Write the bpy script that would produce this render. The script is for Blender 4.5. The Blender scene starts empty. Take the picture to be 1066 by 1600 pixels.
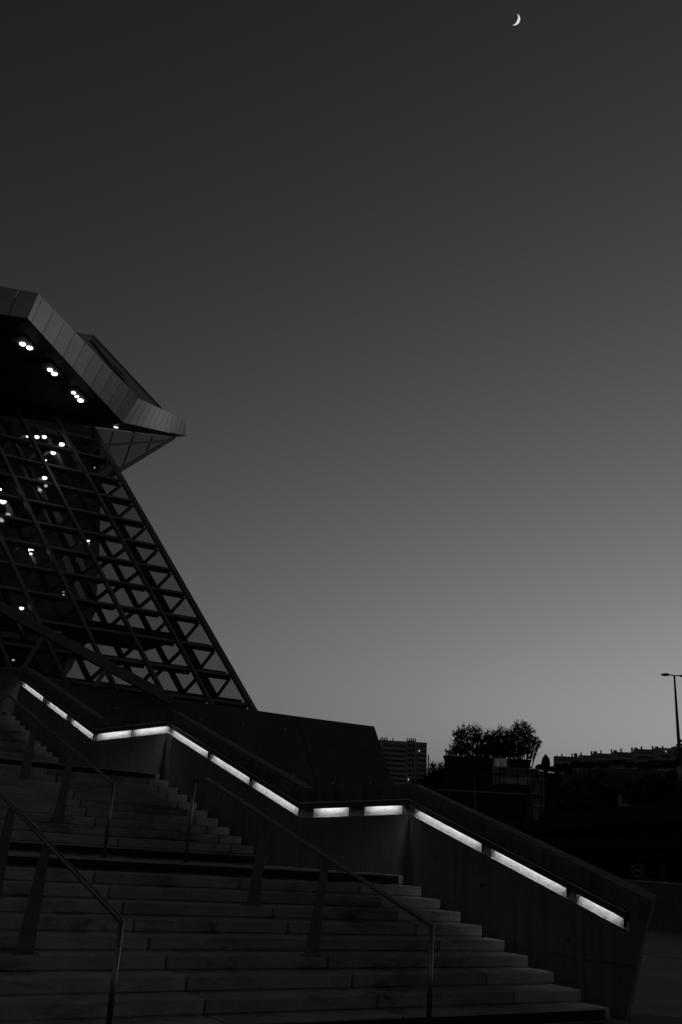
import bpy, bmesh, math, random
from mathutils import Vector, Matrix

# ------------------------------------------------------------------ camera, sky, light
F = 1555.0                       # focal length in photo pixels (35 mm on a 24x36 frame held upright)
PITCH, ROLL, EDGE_AZ = math.radians(18.868), math.radians(3.757), math.radians(56.30)
EYE = 1.6086
cp, sp, cr, sr = math.cos(PITCH), math.sin(PITCH), math.cos(ROLL), math.sin(ROLL)
FW = Vector((0, cp, sp))
_u0, _x0 = Vector((0, -sp, cp)), Vector((1, 0, 0))
CX = cr * _x0 + sr * _u0
CU = -sr * _x0 + cr * _u0
CAM = Vector((0, 0, EYE))
sc = bpy.context.scene
COL = sc.collection
cam = bpy.data.cameras.new("camera")
cam.sensor_fit = 'VERTICAL'; cam.sensor_height = 36.0; cam.lens = F * 36 / 1600
cam.clip_start = 0.05; cam.clip_end = 20000
camo = bpy.data.objects.new("camera", cam); COL.objects.link(camo)
camo.matrix_world = Matrix(((CX[0], CU[0], -FW[0], 0), (CX[1], CU[1], -FW[1], 0), (CX[2], CU[2], -FW[2], EYE), (0, 0, 0, 1)))
sc.camera = camo

SUN_AZ, SUN_EL = math.radians(40), math.radians(-1)      # the sun has just set, ahead and to the right
w = bpy.data.worlds.new("World"); sc.world = w; w.use_nodes = True
nt = w.node_tree; bg = nt.nodes["Background"]
sky = nt.nodes.new("ShaderNodeTexSky"); sky.sky_type = 'NISHITA'; sky.sun_disc = False
sky.sun_elevation = SUN_EL; sky.sun_rotation = SUN_AZ
sky.air_density = 2; sky.dust_density = 0; sky.ozone_density = 1
bw = nt.nodes.new("ShaderNodeRGBToBW")                    # a black-and-white evening
pw = nt.nodes.new("ShaderNodeMath"); pw.operation = 'POWER'; pw.inputs[1].default_value = 2.15
nt.links.new(sky.outputs[0], bw.inputs[0]); nt.links.new(bw.outputs[0], pw.inputs[0])
nt.links.new(pw.outputs[0], bg.inputs[0]); bg.inputs[1].default_value = 0.863

sl = bpy.data.lights.new("sun", 'SUN'); sl.energy = 0.02; sl.angle = math.radians(25); sl.color = (1, 1, 1)
so = bpy.data.objects.new("sun", sl); COL.objects.link(so)
_d = Vector((math.sin(SUN_AZ), math.cos(SUN_AZ), math.tan(math.radians(3))))
so.rotation_euler = _d.to_track_quat('Z', 'Y').to_euler()

sc.view_settings.view_transform = 'Standard'; sc.view_settings.look = 'None'
sc.view_settings.exposure = 0; sc.view_settings.gamma = 1
sc.render.engine = 'CYCLES'
sc.cycles.use_denoising = True
sc.cycles.max_bounces = 6; sc.cycles.transparent_max_bounces = 24
sc.cycles.caustics_reflective = False; sc.cycles.caustics_refractive = False

R = random.Random(7)

# ------------------------------------------------------------------ helpers
def ray(x, y): return CX * ((x - 533) / F) - CU * ((y - 800) / F) + FW
def at(x, y, d):
    """point on the sight line through photo pixel (x, y) at horizontal distance d"""
    r = ray(x, y); return CAM + r * (d / math.hypot(r.x, r.y))
def on_z(x, y, z):
    r = ray(x, y); return CAM + r * ((z - EYE) / r.z)
ED = Vector((math.sin(EDGE_AZ), math.cos(EDGE_AZ), 0))      # along the step edges
AS = Vector((-math.cos(EDGE_AZ), math.sin(EDGE_AZ), 0))     # up the stairs
def S(s, t, z): return AS * s + ED * t + Vector((0, 0, z))
def on_t(x, y, t):
    r = ray(x, y); return CAM + r * (t / r.dot(ED))
def on_s(x, y, s):
    r = ray(x, y); return CAM + r * (s / r.dot(AS))

ORG = {}
def tag(o, label, cat, group=None, kind=None):
    if label: o["label"] = label
    if cat: o["category"] = cat
    if group: o["group"] = group
    if kind: o["kind"] = kind
    return o
def thing(name, loc, label, cat, group=None):
    o = bpy.data.objects.new(name, None); COL.objects.link(o); o.location = loc
    o.empty_display_size = 0.2
    ORG[o] = Vector(loc)
    return tag(o, label, cat, group)
def org(o):
    while o is not None:
        if o in ORG: return ORG[o]
        o = o.parent
    return Vector((0, 0, 0))

class MB:
    def __init__(self): self.v = []; self.f = []; self.m = []
    def hexa(self, p, mi=0):
        """8 corners: bottom ring 0-3, top ring 4-7"""
        b = len(self.v); self.v += [Vector(q) for q in p]
        for f in ((0, 3, 2, 1), (4, 5, 6, 7), (0, 1, 5, 4), (1, 2, 6, 5), (2, 3, 7, 6), (3, 0, 4, 7)):
            self.f.append([b + i for i in f]); self.m.append(mi)
        return self
    def prism(self, poly, ext, mi=0):
        """polygon (list of points) swept by vector ext"""
        b = len(self.v); n = len(poly); ext = Vector(ext)
        self.v += [Vector(q) for q in poly] + [Vector(q) + ext for q in poly]
        self.f.append([b + i for i in range(n)]); self.f.append([b + n + i for i in reversed(range(n))])
        self.m += [mi, mi]
        for i in range(n):
            j = (i + 1) % n
            self.f.append([b + j, b + i, b + n + i, b + n + j]); self.m.append(mi)
        return self
    def loft(self, A, B, mi=0, caps=True):
        b = len(self.v); n = len(A)
        self.v += [Vector(q) for q in A] + [Vector(q) for q in B]
        if caps:
            self.f.append([b + i for i in range(n)]); self.f.append([b + n + i for i in reversed(range(n))]); self.m += [mi, mi]
        for i in range(n):
            j = (i + 1) % n
            self.f.append([b + j, b + i, b + n + i, b + n + j]); self.m.append(mi)
        return self
    def box(self, c, sx, sy, sz, rz=0.0, mi=0):
        c = Vector(c); m = Matrix.Rotation(rz, 3, 'Z')
        P = []
        for z in (-sz / 2, sz / 2):
            for x, y in ((-sx / 2, -sy / 2), (sx / 2, -sy / 2), (sx / 2, sy / 2), (-sx / 2, sy / 2)):
                P.append(c + m @ Vector((x, y, z)))
        return self.hexa(P, mi)
    def bar(self, a, b, wx, wy, up=(0, 0, 1), mi=0):
        """rectangular bar a->b, wy along 'up', wx across"""
        a, b = Vector(a), Vector(b); d = (b - a).normalized(); up = Vector(up)
        x = d.cross(up).normalized(); y = x.cross(d).normalized()
        P = [q + x * (sx * wx / 2) + y * (sy * wy / 2) for q in (a, b) for sx, sy in ((-1, -1), (1, -1), (1, 1), (-1, 1))]
        return self.hexa(P, mi)
    def tube(self, pts, r, n=10, mi=0):
        pts = [Vector(p) for p in pts]; rr = r if isinstance(r, (list, tuple)) else [r] * len(pts)
        rings = []
        for i, p in enumerate(pts):
            d = (pts[min(i + 1, len(pts) - 1)] - pts[max(i - 1, 0)]).normalized()
            h = Vector((0, 0, 1)) if abs(d.z) < 0.95 else Vector((1, 0, 0))
            x = d.cross(h).normalized(); y = x.cross(d)
            k = 1.0
            if 0 < i < len(pts) - 1:
                c = (pts[i] - pts[i - 1]).normalized().dot(d); k = 1.0
            b = len(self.v)
            for j in range(n):
                a = 2 * math.pi * j / n
                self.v.append(p + (x * math.cos(a) + y * math.sin(a)) * rr[i] * k)
            rings.append(b)
        for i in range(len(rings) - 1):
            for j in range(n):
                k = (j + 1) % n
                self.f.append([rings[i] + j, rings[i] + k, rings[i + 1] + k, rings[i + 1] + j]); self.m.append(mi)
        self.f.append([rings[0] + j for j in reversed(range(n))]); self.f.append([rings[-1] + j for j in range(n)]); self.m += [mi, mi]
        return self
    def blob(self, c, rx, ry, rz, nu=12, nv=7, ax=None, mi=0):
        c = Vector(c); b = len(self.v)
        M = ax if ax is not None else Matrix.Identity(3)
        self.v.append(c + M @ Vector((0, 0, rz)))
        for i in range(1, nv):
            p = math.pi * i / nv
            for j in range(nu):
                a = 2 * math.pi * j / nu
                self.v.append(c + M @ Vector((rx * math.sin(p) * math.cos(a), ry * math.sin(p) * math.sin(a), rz * math.cos(p))))
        self.v.append(c + M @ Vector((0, 0, -rz))); e = len(self.v) - 1
        for j in range(nu):
            k = (j + 1) % nu
            self.f.append([b, b + 1 + j, b + 1 + k]); self.m.append(mi)
            for i in range(nv - 2):
                o = b + 1 + i * nu
                self.f.append([o + j, o + nu + j, o + nu + k, o + k]); self.m.append(mi)
            o = b + 1 + (nv - 2) * nu
            self.f.append([o + j, e, o + k]); self.m.append(mi)
        return self
    def build(self, name, mats, parent=None, label=None, smooth=False, fix=True, bevel=0):
        me = bpy.data.meshes.new(name)
        o0 = org(parent) if parent is not None else Vector((0, 0, 0))
        me.from_pydata([tuple(q - o0) for q in self.v], [], self.f)
        if not isinstance(mats, (list, tuple)): mats = [mats]
        for m in mats: me.materials.append(m)
        if len(mats) > 1: me.polygons.foreach_set("material_index", self.m)
        if fix:
            bm = bmesh.new(); bm.from_mesh(me); bmesh.ops.recalc_face_normals(bm, faces=bm.faces); bm.to_mesh(me); bm.free()
        if smooth: me.polygons.foreach_set("use_smooth", [True] * len(me.polygons))
        ob = bpy.data.objects.new(name, me); COL.objects.link(ob)
        if parent is not None: ob.parent = parent
        if bevel:
            bv = ob.modifiers.new("bevel", 'BEVEL'); bv.width = bevel; bv.segments = 2; bv.limit_method = 'ANGLE'
        if label: ob["label"] = label
        return ob
    def top(self, name, mats, label, cat, group=None, kind=None, base=None, **k):
        """top-level one-mesh object with its origin at base"""
        if base is None:
            n = len(self.v); c = sum(self.v, Vector()) / n; base = Vector((c.x, c.y, min(q.z for q in self.v)))
        self.v = [q - base for q in self.v]
        ob = self.build(name, mats, None, **k); ob.location = base
        return tag(ob, label, cat, group, kind)

def copy_thing(root, loc, rz=0.0, sca=1.0, label=None, group=None):
    r = root.copy(); COL.objects.link(r); r.location = loc; r.rotation_euler = (0, 0, rz); r.scale = (sca,) * 3 if not isinstance(sca, tuple) else sca
    if label: r["label"] = label
    if group: r["group"] = group
    for ch in list(root.children):
        c = ch.copy(); COL.objects.link(c); c.parent = r
        for g in list(ch.children):
            d = g.copy(); COL.objects.link(d); d.parent = c
    return r

# ------------------------------------------------------------------ materials (all neutral grey)
def new_mat(name):
    m = bpy.data.materials.new(name); m.use_nodes = True
    t = m.node_tree; return m, t, t.nodes["Principled BSDF"]
def g3(v): return (v, v, v, 1)
def mat(name, base, rough=0.8, var=0.25, scale=3.0, spec=0.3, metal=0.0, bump=0.0, bscale=40.0, stain=0.0, stretch=(1, 1, 1), streak=0.0, island=0.0):
    m, t, p = new_mat(name); N = t.nodes; L = t.links
    tc = N.new("ShaderNodeTexCoord"); mp = N.new("ShaderNodeMapping"); mp.inputs["Scale"].default_value = stretch
    L.new(tc.outputs["Object"], mp.inputs[0])
    n1 = N.new("ShaderNodeTexNoise"); n1.inputs["Scale"].default_value = scale; n1.inputs["Detail"].default_value = 7; n1.inputs["Roughness"].default_value = 0.62
    L.new(mp.outputs[0], n1.inputs["Vector"])
    mr = N.new("ShaderNodeMapRange"); mr.inputs["From Min"].default_value = 0.3; mr.inputs["From Max"].default_value = 0.7
    mr.inputs["To Min"].default_value = 1 - var; mr.inputs["To Max"].default_value = 1 + var
    L.new(n1.outputs["Fac"], mr.inputs["Value"])
    val = mr.outputs[0]
    def mul(a, b):
        q = N.new("ShaderNodeMath"); q.operation = 'MULTIPLY'; L.new(a, q.inputs[0])
        if isinstance(b, float): q.inputs[1].default_value = b
        else: L.new(b, q.inputs[1])
        return q.outputs[0]
    if stain:
        n2 = N.new("ShaderNodeTexNoise"); n2.inputs["Scale"].default_value = scale * 0.55; n2.inputs["Detail"].default_value = 9; n2.inputs["Roughness"].default_value = 0.72
        n2.inputs["Distortion"].default_value = 0.4
        ad = N.new("ShaderNodeVectorMath"); ad.operation = 'ADD'; ad.inputs[1].default_value = (7.3, 3.1, 1.7)
        L.new(mp.outputs[0], ad.inputs[0]); L.new(ad.outputs[0], n2.inputs["Vector"])
        r2 = N.new("ShaderNodeMapRange"); r2.inputs["From Min"].default_value = 0.52; r2.inputs["From Max"].default_value = 0.66
        r2.inputs["To Min"].default_value = 1.0; r2.inputs["To Max"].default_value = 1 - stain
        L.new(n2.outputs["Fac"], r2.inputs["Value"]); val = mul(val, r2.outputs[0])
    if streak:
        m3 = N.new("ShaderNodeMapping"); m3.inputs["Scale"].default_value = (5.5, 5.5, 0.35); L.new(tc.outputs["Object"], m3.inputs[0])
        n3 = N.new("ShaderNodeTexNoise"); n3.inputs["Scale"].default_value = 1.6; n3.inputs["Detail"].default_value = 5
        L.new(m3.outputs[0], n3.inputs["Vector"])
        r3 = N.new("ShaderNodeMapRange"); r3.inputs["From Min"].default_value = 0.45; r3.inputs["From Max"].default_value = 0.72
        r3.inputs["To Min"].default_value = 1.0; r3.inputs["To Max"].default_value = 1 - streak
        L.new(n3.outputs["Fac"], r3.inputs["Value"]); val = mul(val, r3.outputs[0])
    if island:
        ge = N.new("ShaderNodeNewGeometry"); ri = N.new("ShaderNodeMapRange"); ri.inputs["To Min"].default_value = 1 - island; ri.inputs["To Max"].default_value = 1 + island
        L.new(ge.outputs["Random Per Island"], ri.inputs["Value"]); val = mul(val, ri.outputs[0])
        n4 = N.new("ShaderNodeTexNoise"); n4.inputs["Scale"].default_value = 9; n4.inputs["Detail"].default_value = 8; n4.inputs["Roughness"].default_value = 0.75; L.new(mp.outputs[0], n4.inputs["Vector"])
        r4 = N.new("ShaderNodeMapRange"); r4.inputs["From Min"].default_value = 0.56; r4.inputs["From Max"].default_value = 0.68; r4.inputs["To Min"].default_value = 1; r4.inputs["To Max"].default_value = .62
        L.new(n4.outputs["Fac"], r4.inputs["Value"]); val = mul(val, r4.outputs[0])
    val = mul(val, float(base))
    cc = N.new("ShaderNodeCombineColor")
    for i in range(3): L.new(val, cc.inputs[i])
    L.new(cc.outputs[0], p.inputs["Base Color"])
    p.inputs["Roughness"].default_value = rough; p.inputs["Metallic"].default_value = metal
    p.inputs["Specular IOR Level"].default_value = spec
    if bump:
        nb = N.new("ShaderNodeTexNoise"); nb.inputs["Scale"].default_value = bscale; nb.inputs["Detail"].default_value = 5
        L.new(tc.outputs["Object"], nb.inputs["Vector"])
        b = N.new("ShaderNodeBump"); b.inputs["Strength"].default_value = bump; b.inputs["Distance"].default_value = 0.02
        L.new(nb.outputs["Fac"], b.inputs["Height"]); L.new(b.outputs[0], p.inputs["Normal"])
    return m
def emit(name, st, col=1.0, tex=False):
    m = bpy.data.materials.new(name); m.use_nodes = True; t = m.node_tree
    for n in list(t.nodes): t.nodes.remove(n)
    o = t.nodes.new("ShaderNodeOutputMaterial"); e = t.nodes.new("ShaderNodeEmission")
    e.inputs[0].default_value = g3(col); e.inputs[1].default_value = st
    if tex:
        tc = t.nodes.new("ShaderNodeTexCoord"); n = t.nodes.new("ShaderNodeTexNoise"); n.inputs["Scale"].default_value = tex; n.inputs["Detail"].default_value = 4
        t.links.new(tc.outputs["Object"], n.inputs["Vector"])
        r = t.nodes.new("ShaderNodeMapRange"); r.inputs["From Min"].default_value = .3; r.inputs["From Max"].default_value = .7; r.inputs["To Min"].default_value = st * .75; r.inputs["To Max"].default_value = st * 1.2
        t.links.new(n.outputs["Fac"], r.inputs["Value"]); t.links.new(r.outputs[0], e.inputs[1])
    t.links.new(e.outputs[0], o.inputs[0]); return m
def glass(name, trans, refl_rough=0.03, ior=1.45):
    m = bpy.data.materials.new(name); m.use_nodes = True; t = m.node_tree; N = t.nodes; L = t.links
    for n in list(N): N.remove(n)
    o = N.new("ShaderNodeOutputMaterial"); mx = N.new("ShaderNodeMixShader")
    lw = N.new("ShaderNodeLayerWeight"); lw.inputs[0].default_value = 0.5
    f0 = ((ior - 1) / (ior + 1)) ** 2
    p5 = N.new("ShaderNodeMath"); p5.operation = 'POWER'; p5.inputs[1].default_value = 5; L.new(lw.outputs["Facing"], p5.inputs[0])
    fr = N.new("ShaderNodeMath"); fr.operation = 'MULTIPLY_ADD'; fr.inputs[1].default_value = 1 - f0; fr.inputs[2].default_value = f0; L.new(p5.outputs[0], fr.inputs[0])
    tr = N.new("ShaderNodeBsdfTransparent"); tr.inputs[0].default_value = g3(trans)
    gl = N.new("ShaderNodeBsdfGlossy"); gl.inputs["Roughness"].default_value = refl_rough; gl.inputs[0].default_value = g3(0.9)
    tc = N.new("ShaderNodeTexCoord"); n = N.new("ShaderNodeTexNoise"); n.inputs["Scale"].default_value = 0.25; n.inputs["Detail"].default_value = 3
    L.new(tc.outputs["Object"], n.inputs["Vector"])
    b = N.new("ShaderNodeBump"); b.inputs["Strength"].default_value = 0.08; b.inputs["Distance"].default_value = 0.3
    L.new(n.outputs["Fac"], b.inputs["Height"]); L.new(b.outputs[0], gl.inputs["Normal"])
    L.new(fr.outputs[0], mx.inputs[0]); L.new(tr.outputs[0], mx.inputs[1]); L.new(gl.outputs[0], mx.inputs[2]); L.new(mx.outputs[0], o.inputs[0])
    return m

def translucent(name, v, tv):
    m = bpy.data.materials.new(name); m.use_nodes = True; t = m.node_tree; N = t.nodes; L = t.links
    for n in list(N): N.remove(n)
    o = N.new("ShaderNodeOutputMaterial"); a = N.new("ShaderNodeAddShader"); d = N.new("ShaderNodeBsdfDiffuse"); r = N.new("ShaderNodeBsdfTranslucent")
    tc = N.new("ShaderNodeTexCoord"); n = N.new("ShaderNodeTexNoise"); n.inputs["Scale"].default_value = 1.5; n.inputs["Detail"].default_value = 5; L.new(tc.outputs["Object"], n.inputs["Vector"])
    q = N.new("ShaderNodeMapRange"); q.inputs["From Min"].default_value = .3; q.inputs["From Max"].default_value = .7; q.inputs["To Min"].default_value = tv * .8; q.inputs["To Max"].default_value = tv * 1.1
    L.new(n.outputs["Fac"], q.inputs["Value"]); c = N.new("ShaderNodeCombineColor")
    for i in range(3): L.new(q.outputs[0], c.inputs[i])
    d.inputs[0].default_value = g3(v); L.new(c.outputs[0], r.inputs[0])
    L.new(d.outputs[0], a.inputs[0]); L.new(r.outputs[0], a.inputs[1]); L.new(a.outputs[0], o.inputs[0]); return m
M_step = mat("step_concrete", 0.45, 0.88, 0.24, 1.7, 0.2, bump=0.5, bscale=22, stain=0.6, stretch=(1, 1, 2.6), island=0.24)
M_strip = mat("dark_contrast_strip", 0.030, 0.75, 0.3, 5, 0.2)
M_wall = mat("wall_concrete", 0.215, 0.85, 0.20, 0.9, 0.2, bump=0.15, bscale=22, streak=0.18)
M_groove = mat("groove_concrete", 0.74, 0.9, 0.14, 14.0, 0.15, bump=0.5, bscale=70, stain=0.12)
M_cap = mat("parapet_concrete", 0.17, 0.85, 0.18, 1.4, 0.2, bump=0.15, bscale=22, streak=0.42)
M_housing = mat("housing_metal", 0.10, 0.5, 0.1, 3, 0.4, metal=0.6)
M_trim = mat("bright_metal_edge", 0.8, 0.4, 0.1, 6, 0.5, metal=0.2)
M_rail = mat("brushed_steel_rail", 0.28, 0.34, 0.10, 8, 0.5, metal=1.0)
M_blade = mat("dark_steel_plate", 0.22, 0.6, 0.2, 5, 0.3)
M_lamp = emit("lamp_light", 8.0)
M_gutter = mat("gutter_concrete", 0.10, 0.9, 0.3, 3, 0.1)
M_ground = mat("dark_paving", 0.10, 0.85, 0.25, 0.8, 0.2, bump=0.2, stain=0.35)
M_plaza = mat("pale_plaza_paving", 0.24, 0.85, 0.18, 0.5, 0.2, bump=0.15, stain=0.25)
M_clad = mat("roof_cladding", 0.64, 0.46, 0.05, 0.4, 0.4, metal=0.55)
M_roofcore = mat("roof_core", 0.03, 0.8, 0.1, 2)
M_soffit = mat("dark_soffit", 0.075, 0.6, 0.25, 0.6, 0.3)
M_frame = mat("steel_facade_frame", 0.24, 0.5, 0.12, 2, 0.35, metal=0.2)
M_mull = mat("facade_mullion", 0.24, 0.45, 0.1, 2, 0.4, metal=0.3)
M_glass = glass("facade_glass", 0.60)
M_glassp = glass("pale_reflecting_glass", 0.62, 0.08, 1.9)
M_lantern = mat("lantern_glass", 0.14, 0.16, 0.1, 1, 0.55)
M_core = mat("interior_wall", 0.40, 0.9, 0.3, 0.4, 0.1)
M_paneglow = emit("added_pane_glow", 0.030, 1.0, 0.7)  # added glow for pale reflections and gaps in the left panes
M_down = emit("downlight_lens", 8.0)
M_dim = emit("small_spot_lens", 1.2)
M_plinth = mat("plinth_concrete", 0.15, 0.85, 0.14, 0.5, 0.2, bump=0.1, streak=0.2)
M_apt = mat("apartment_render", 0.58, 0.9, 0.15, 0.2, 0.1)
M_aptd = mat("apartment_dark", 0.24, 0.7, 0.2, 0.3, 0.2)
M_aptl = mat("apartment_balcony", 0.56, 0.9, 0.15, 0.2, 0.1)
M_win = mat("window_glass", 0.03, 0.15, 0.2, 1, 0.5)
M_litwin = emit("lit_window", 1.6)
M_dwall = mat("dark_render", 0.05, 0.9, 0.35, 0.25, 0.1, stain=0.3)
M_leaf = mat("leaf", 0.030, 0.7, 0.4, 2.0, 0.15)
M_bark = mat("bark", 0.035, 0.9, 0.3, 6, 0.1)
M_hill = mat("hill_ground", 0.005, 0.95, 0.4, 0.05, 0.05)
M_bridge = mat("bridge_concrete", 0.05, 0.9, 0.3, 0.3, 0.1, stain=0.3)
M_bridgetop = mat("bridge_parapet", 0.13, 0.9, 0.2, 0.3, 0.1)
M_pole = mat("lamp_post_metal", 0.06, 0.5, 0.1, 2, 0.4, metal=0.3)
M_galv = mat("galvanised_steel", 0.40, 0.5, 0.12, 2, 0.4, metal=0.3)
M_white = translucent("pale_translucent_panel", 0.15, 0.85)
M_mesh = translucent("wire_mesh_screen", 0.12, 0.16)
M_toe = translucent("pale_toe_sheet", 0.25, 0.28)
M_signpl = mat("sign_grey", 0.06, 0.6, 0.1, 4, 0.3)
M_moon = emit("moon_surface", 0.72, 1.0, 0.06)

# ------------------------------------------------------------------ stairs: dimensions
H_, G_ = 0.135, 0.42905          # riser and going
S0, T1 = 12.3045, 9.742          # nosing of the first landing, right end of the lower flight
S1, T2 = 14.1546, 8.483          # first riser of the middle flight
Z1 = 1.35
S2, Z2 = S1 + 10 * G_, Z1 + 11 * H_
S3, T3 = 20.295, 7.223           # first riser of the upper flight
S4, Z3 = S3 + 10 * G_, Z2 + 11 * H_
TL = -9.0                        # left end (out of frame)
TW1, TW2, TW3 = 10.10, 8.83, 7.57

stairs = thing("staircase", S(8.44, 3.0, 0), "wide concrete staircase of three flights of pale blocks climbing beside the lit wall", "staircase")

def block_rows(mb, s_front, s_back, z, t_end, depth, seed, first_joint):
    """one step: blocks laid end to end with open joints, front-top arris bevelled, foot of the riser undercut"""
    r = random.Random(seed)
    js = []
    t = first_joint
    while t > TL: t -= 1.93
    t += 1.93
    while t < t_end - 0.25:
        js.append(t + r.uniform(-0.02, 0.02)); t += 1.93
    edges = [TL] + js + [t_end]
    for i in range(len(edges) - 1):
        a, b = edges[i] + (0.010 if i else 0), edges[i + 1] - (0.010 if i < len(edges) - 2 else 0)
        dz = r.uniform(-0.004, 0.004); ds = r.uniform(-0.006, 0.006); c = 0.010
        f = s_front + ds; zz = z + dz
        prof = [(f + 0.022, z - depth), (f + 0.022, z - H_ + 0.004), (f, z - H_ + 0.022), (f, zz - c), (f + c * .3, zz - c * .3), (f + c, zz), (s_back, zz), (s_back, z - depth)]
        c2 = 0.012
        A0 = [S(p[0] + (c2 if k in (1, 2, 3, 4) else 0), a, p[1]) for k, p in enumerate(prof)]
        A1 = [S(p[0], a + c2, p[1]) for p in prof]
        B0 = [S(p[0], b - c2, p[1]) for p in prof]
        B1 = [S(p[0] + (c2 if k in (1, 2, 3, 4) else 0), b, p[1]) for k, p in enumerate(prof)]
        n = len(prof); base = len(mb.v)
        mb.v += A0 + A1 + B0 + B1
        mb.f.append(list(range(base, base + n))); mb.f.append([base + 3 * n + i for i in reversed(range(n))]); mb.m += [0, 0]
        for k in range(3):
            for i in range(n):
                j = (i + 1) % n
                mb.f.append([base + k * n + j, base + k * n + i, base + (k + 1) * n + i, base + (k + 1) * n + j]); mb.m.append(0)

def flight(n_risers, s_first, z_base, t_end, joint, seed, land_depth, dark=(True, True)):
    """n risers; the last riser carries the landing"""
    for j in range(1, n_risers + 1):
        s = s_first + (j - 1) * G_; z = z_base + j * H_
        last = j == n_risers
        mb = MB()
        block_rows(mb, s, s + (land_depth if last else G_) + 0.10, z, t_end, 0.34, seed * 50 + j, joint + 0.02 * math.sin(j))
        st = mb.build("landing" if last else "step", M_step, stairs)
        if (j == 1 and dark[0]) or (last and dark[1]):
            strip = MB()
            strip.prism([S(s - 0.009, TL, z - H_ + 0.024), S(s - 0.009, t_end - 0.10, z - H_ + 0.024), S(s - 0.009, t_end - 0.10, z - 0.014), S(s - 0.009, TL, z - 0.014)], AS * 0.008)
            strip.build("contrast_strip", M_strip, st)
flight(10, S0 - 9 * G_, 0.0, T1, 0.93, 1, 1.85)
flight(11, S1, Z1, T2, 0.35, 2, 1.85)
flight(11, S3, Z2, T3, 1.2, 3, 6.0, (True, True))

# gutter of rough concrete between the step ends and the wall
gt = MB()
for sa, za, sb, zb, ta, tb in ((S0 - 9 * G_ - .3, -0.25, S0, Z1 - .24, T1 - .02, TW1 + .05), (S0, Z1 - .24, S1 - .1, Z1 - .2, T2 - .3, TW1 + .05),
                               (S1 - .1, Z1 - .2, S2, Z2 - .24, T2 - .02, TW2 + .05), (S2, Z2 - .24, S3 - .1, Z2 - .2, T3 - .3, TW2 + .05), (S3 - .1, Z2 - .2, S4, Z3 - .24, T3 - .02, TW3 + .05)):
    gt.hexa([S(sa, ta, za - .6), S(sa, tb, za - .6), S(sb, tb, zb - .6), S(sb, ta, zb - .6), S(sa, ta, za), S(sa, tb, za), S(sb, tb, zb), S(sb, ta, zb)])
gt.build("gutter", M_gutter, stairs)

# ------------------------------------------------------------------ stair wall with the light groove
swall = thing("stair_wall", S(12.5, TW1, 0), "zigzag concrete parapet wall beside the steps with a groove of strip lights along it", "wall")
# path in plan with the height of the groove's lower lip
PATH = [(8.16, TW1, 0.852), (8.44, TW1, 0.938), (12.673, TW1, 2.244), (13.813, TW2, 2.088), (19.081, TW2, 3.705), (19.79, TW3, 3.433), (25.35, TW3, 5.10), (26.2, 6.3, 5.02), (27.2, -6.0, 5.0)]
NP = len(PATH)
def pdir(i):
    a, b = PATH[i], PATH[i + 1]; d = Vector((b[0] - a[0], b[1] - a[1])); return d.normalized()
def outn(d): return Vector((d.y, -d.x))   # towards the stairs (-t) for a path running up in s
MIT = []
for i in range(NP):
    if i == 0: n = outn(pdir(0)); k = 1
    elif i == NP - 1: n = outn(pdir(NP - 2)); k = 1
    else:
        n1, n2 = outn(pdir(i - 1)), outn(pdir(i)); n = (n1 + n2).normalized(); k = 1 / max(0.35, n.dot(n1))
    MIT.append(n * k)
def W(i, off, z, lo=None):
    s, t, zb = PATH[i]; m = MIT[i]
    zz = zb + z if lo is None else lo
    ss = s
    if i == 0:                                  # the free end is cut on the slant: it overhangs towards the foot of the stairs
        ss = 8.53 - 0.335 * zz + max(0, -off) * 0.62
        zz2 = zz - (s - ss) * 0.3085 if lo is None else zz
        zz = zz2
    return S(ss + m.x * off, t + m.y * off, zz)
def sweep(mb, prof, i0=0, i1=NP - 1, lowidx=(), mi=0, skip=()):
    n = len(prof)
    nodes = [i for i in range(i0, i1 + 1) if i not in skip]
    for i, i2 in zip(nodes[:-1], nodes[1:]):
        A = [W(i, p[0], p[1], -0.6 if k in lowidx else None) for k, p in enumerate(prof)]
        B = [W(i2, p[0], p[1], -0.6 if k in lowidx else None) for k, p in enumerate(prof)]
        b = len(mb.v); mb.v += A + B
        for k in range(n):
            j = (k + 1) % n
            mb.f.append([b + j, b + k, b + n + k, b + n + j]); mb.m.append(mi)
        if i == i0: mb.f.append([b + k for k in range(n)]); mb.m.append(mi)
        if i2 == i1: mb.f.append([b + n + k for k in reversed(range(n))]); mb.m.append(mi)
TH = 0.34
body = MB(); sweep(body, [(0, 0), (0, 0), (-TH, 0), (-TH, 0)], lowidx=(0, 3), skip=(1,)); body.build("wall_body", M_wall, swall)
# recess: steep concrete back face behind the lamps, closed by solid concrete at both ends of the lit run
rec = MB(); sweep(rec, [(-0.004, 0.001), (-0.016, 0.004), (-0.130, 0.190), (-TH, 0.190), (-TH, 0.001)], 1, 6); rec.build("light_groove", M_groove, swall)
pier = MB(); sweep(pier, [(0, .001), (0, .190), (-TH, .190), (-TH, .001)], 0, 1); sweep(pier, [(0, .001), (0, .190), (-TH, .190), (-TH, .001)], 6, NP - 1); pier.build("wall_end", M_wall, swall)
par = MB(); sweep(par, [(0.0, 0.192), (0.0, 0.395), (-0.05, 0.46), (-TH, 0.47), (-TH, 0.192)], skip=(1,)); par.build("parapet", M_cap, swall)
hou = MB(); sweep(hou, [(0.036, 0.130), (0.048, 0.130), (0.048, 0.222), (0.002, 0.232), (-0.004, 0.1915), (-0.004, 0.146), (0.002, 0.146), (0.006, 0.202), (0.036, 0.202)], 1, 6); hou.build("light_housing", M_housing, swall)
trm = MB(); sweep(trm, [(0.049, 0.214), (0.057, 0.214), (0.057, 0.225), (0.049, 0.225)], 1, 6); trm.build("housing_edge", M_trim, swall)
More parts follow.
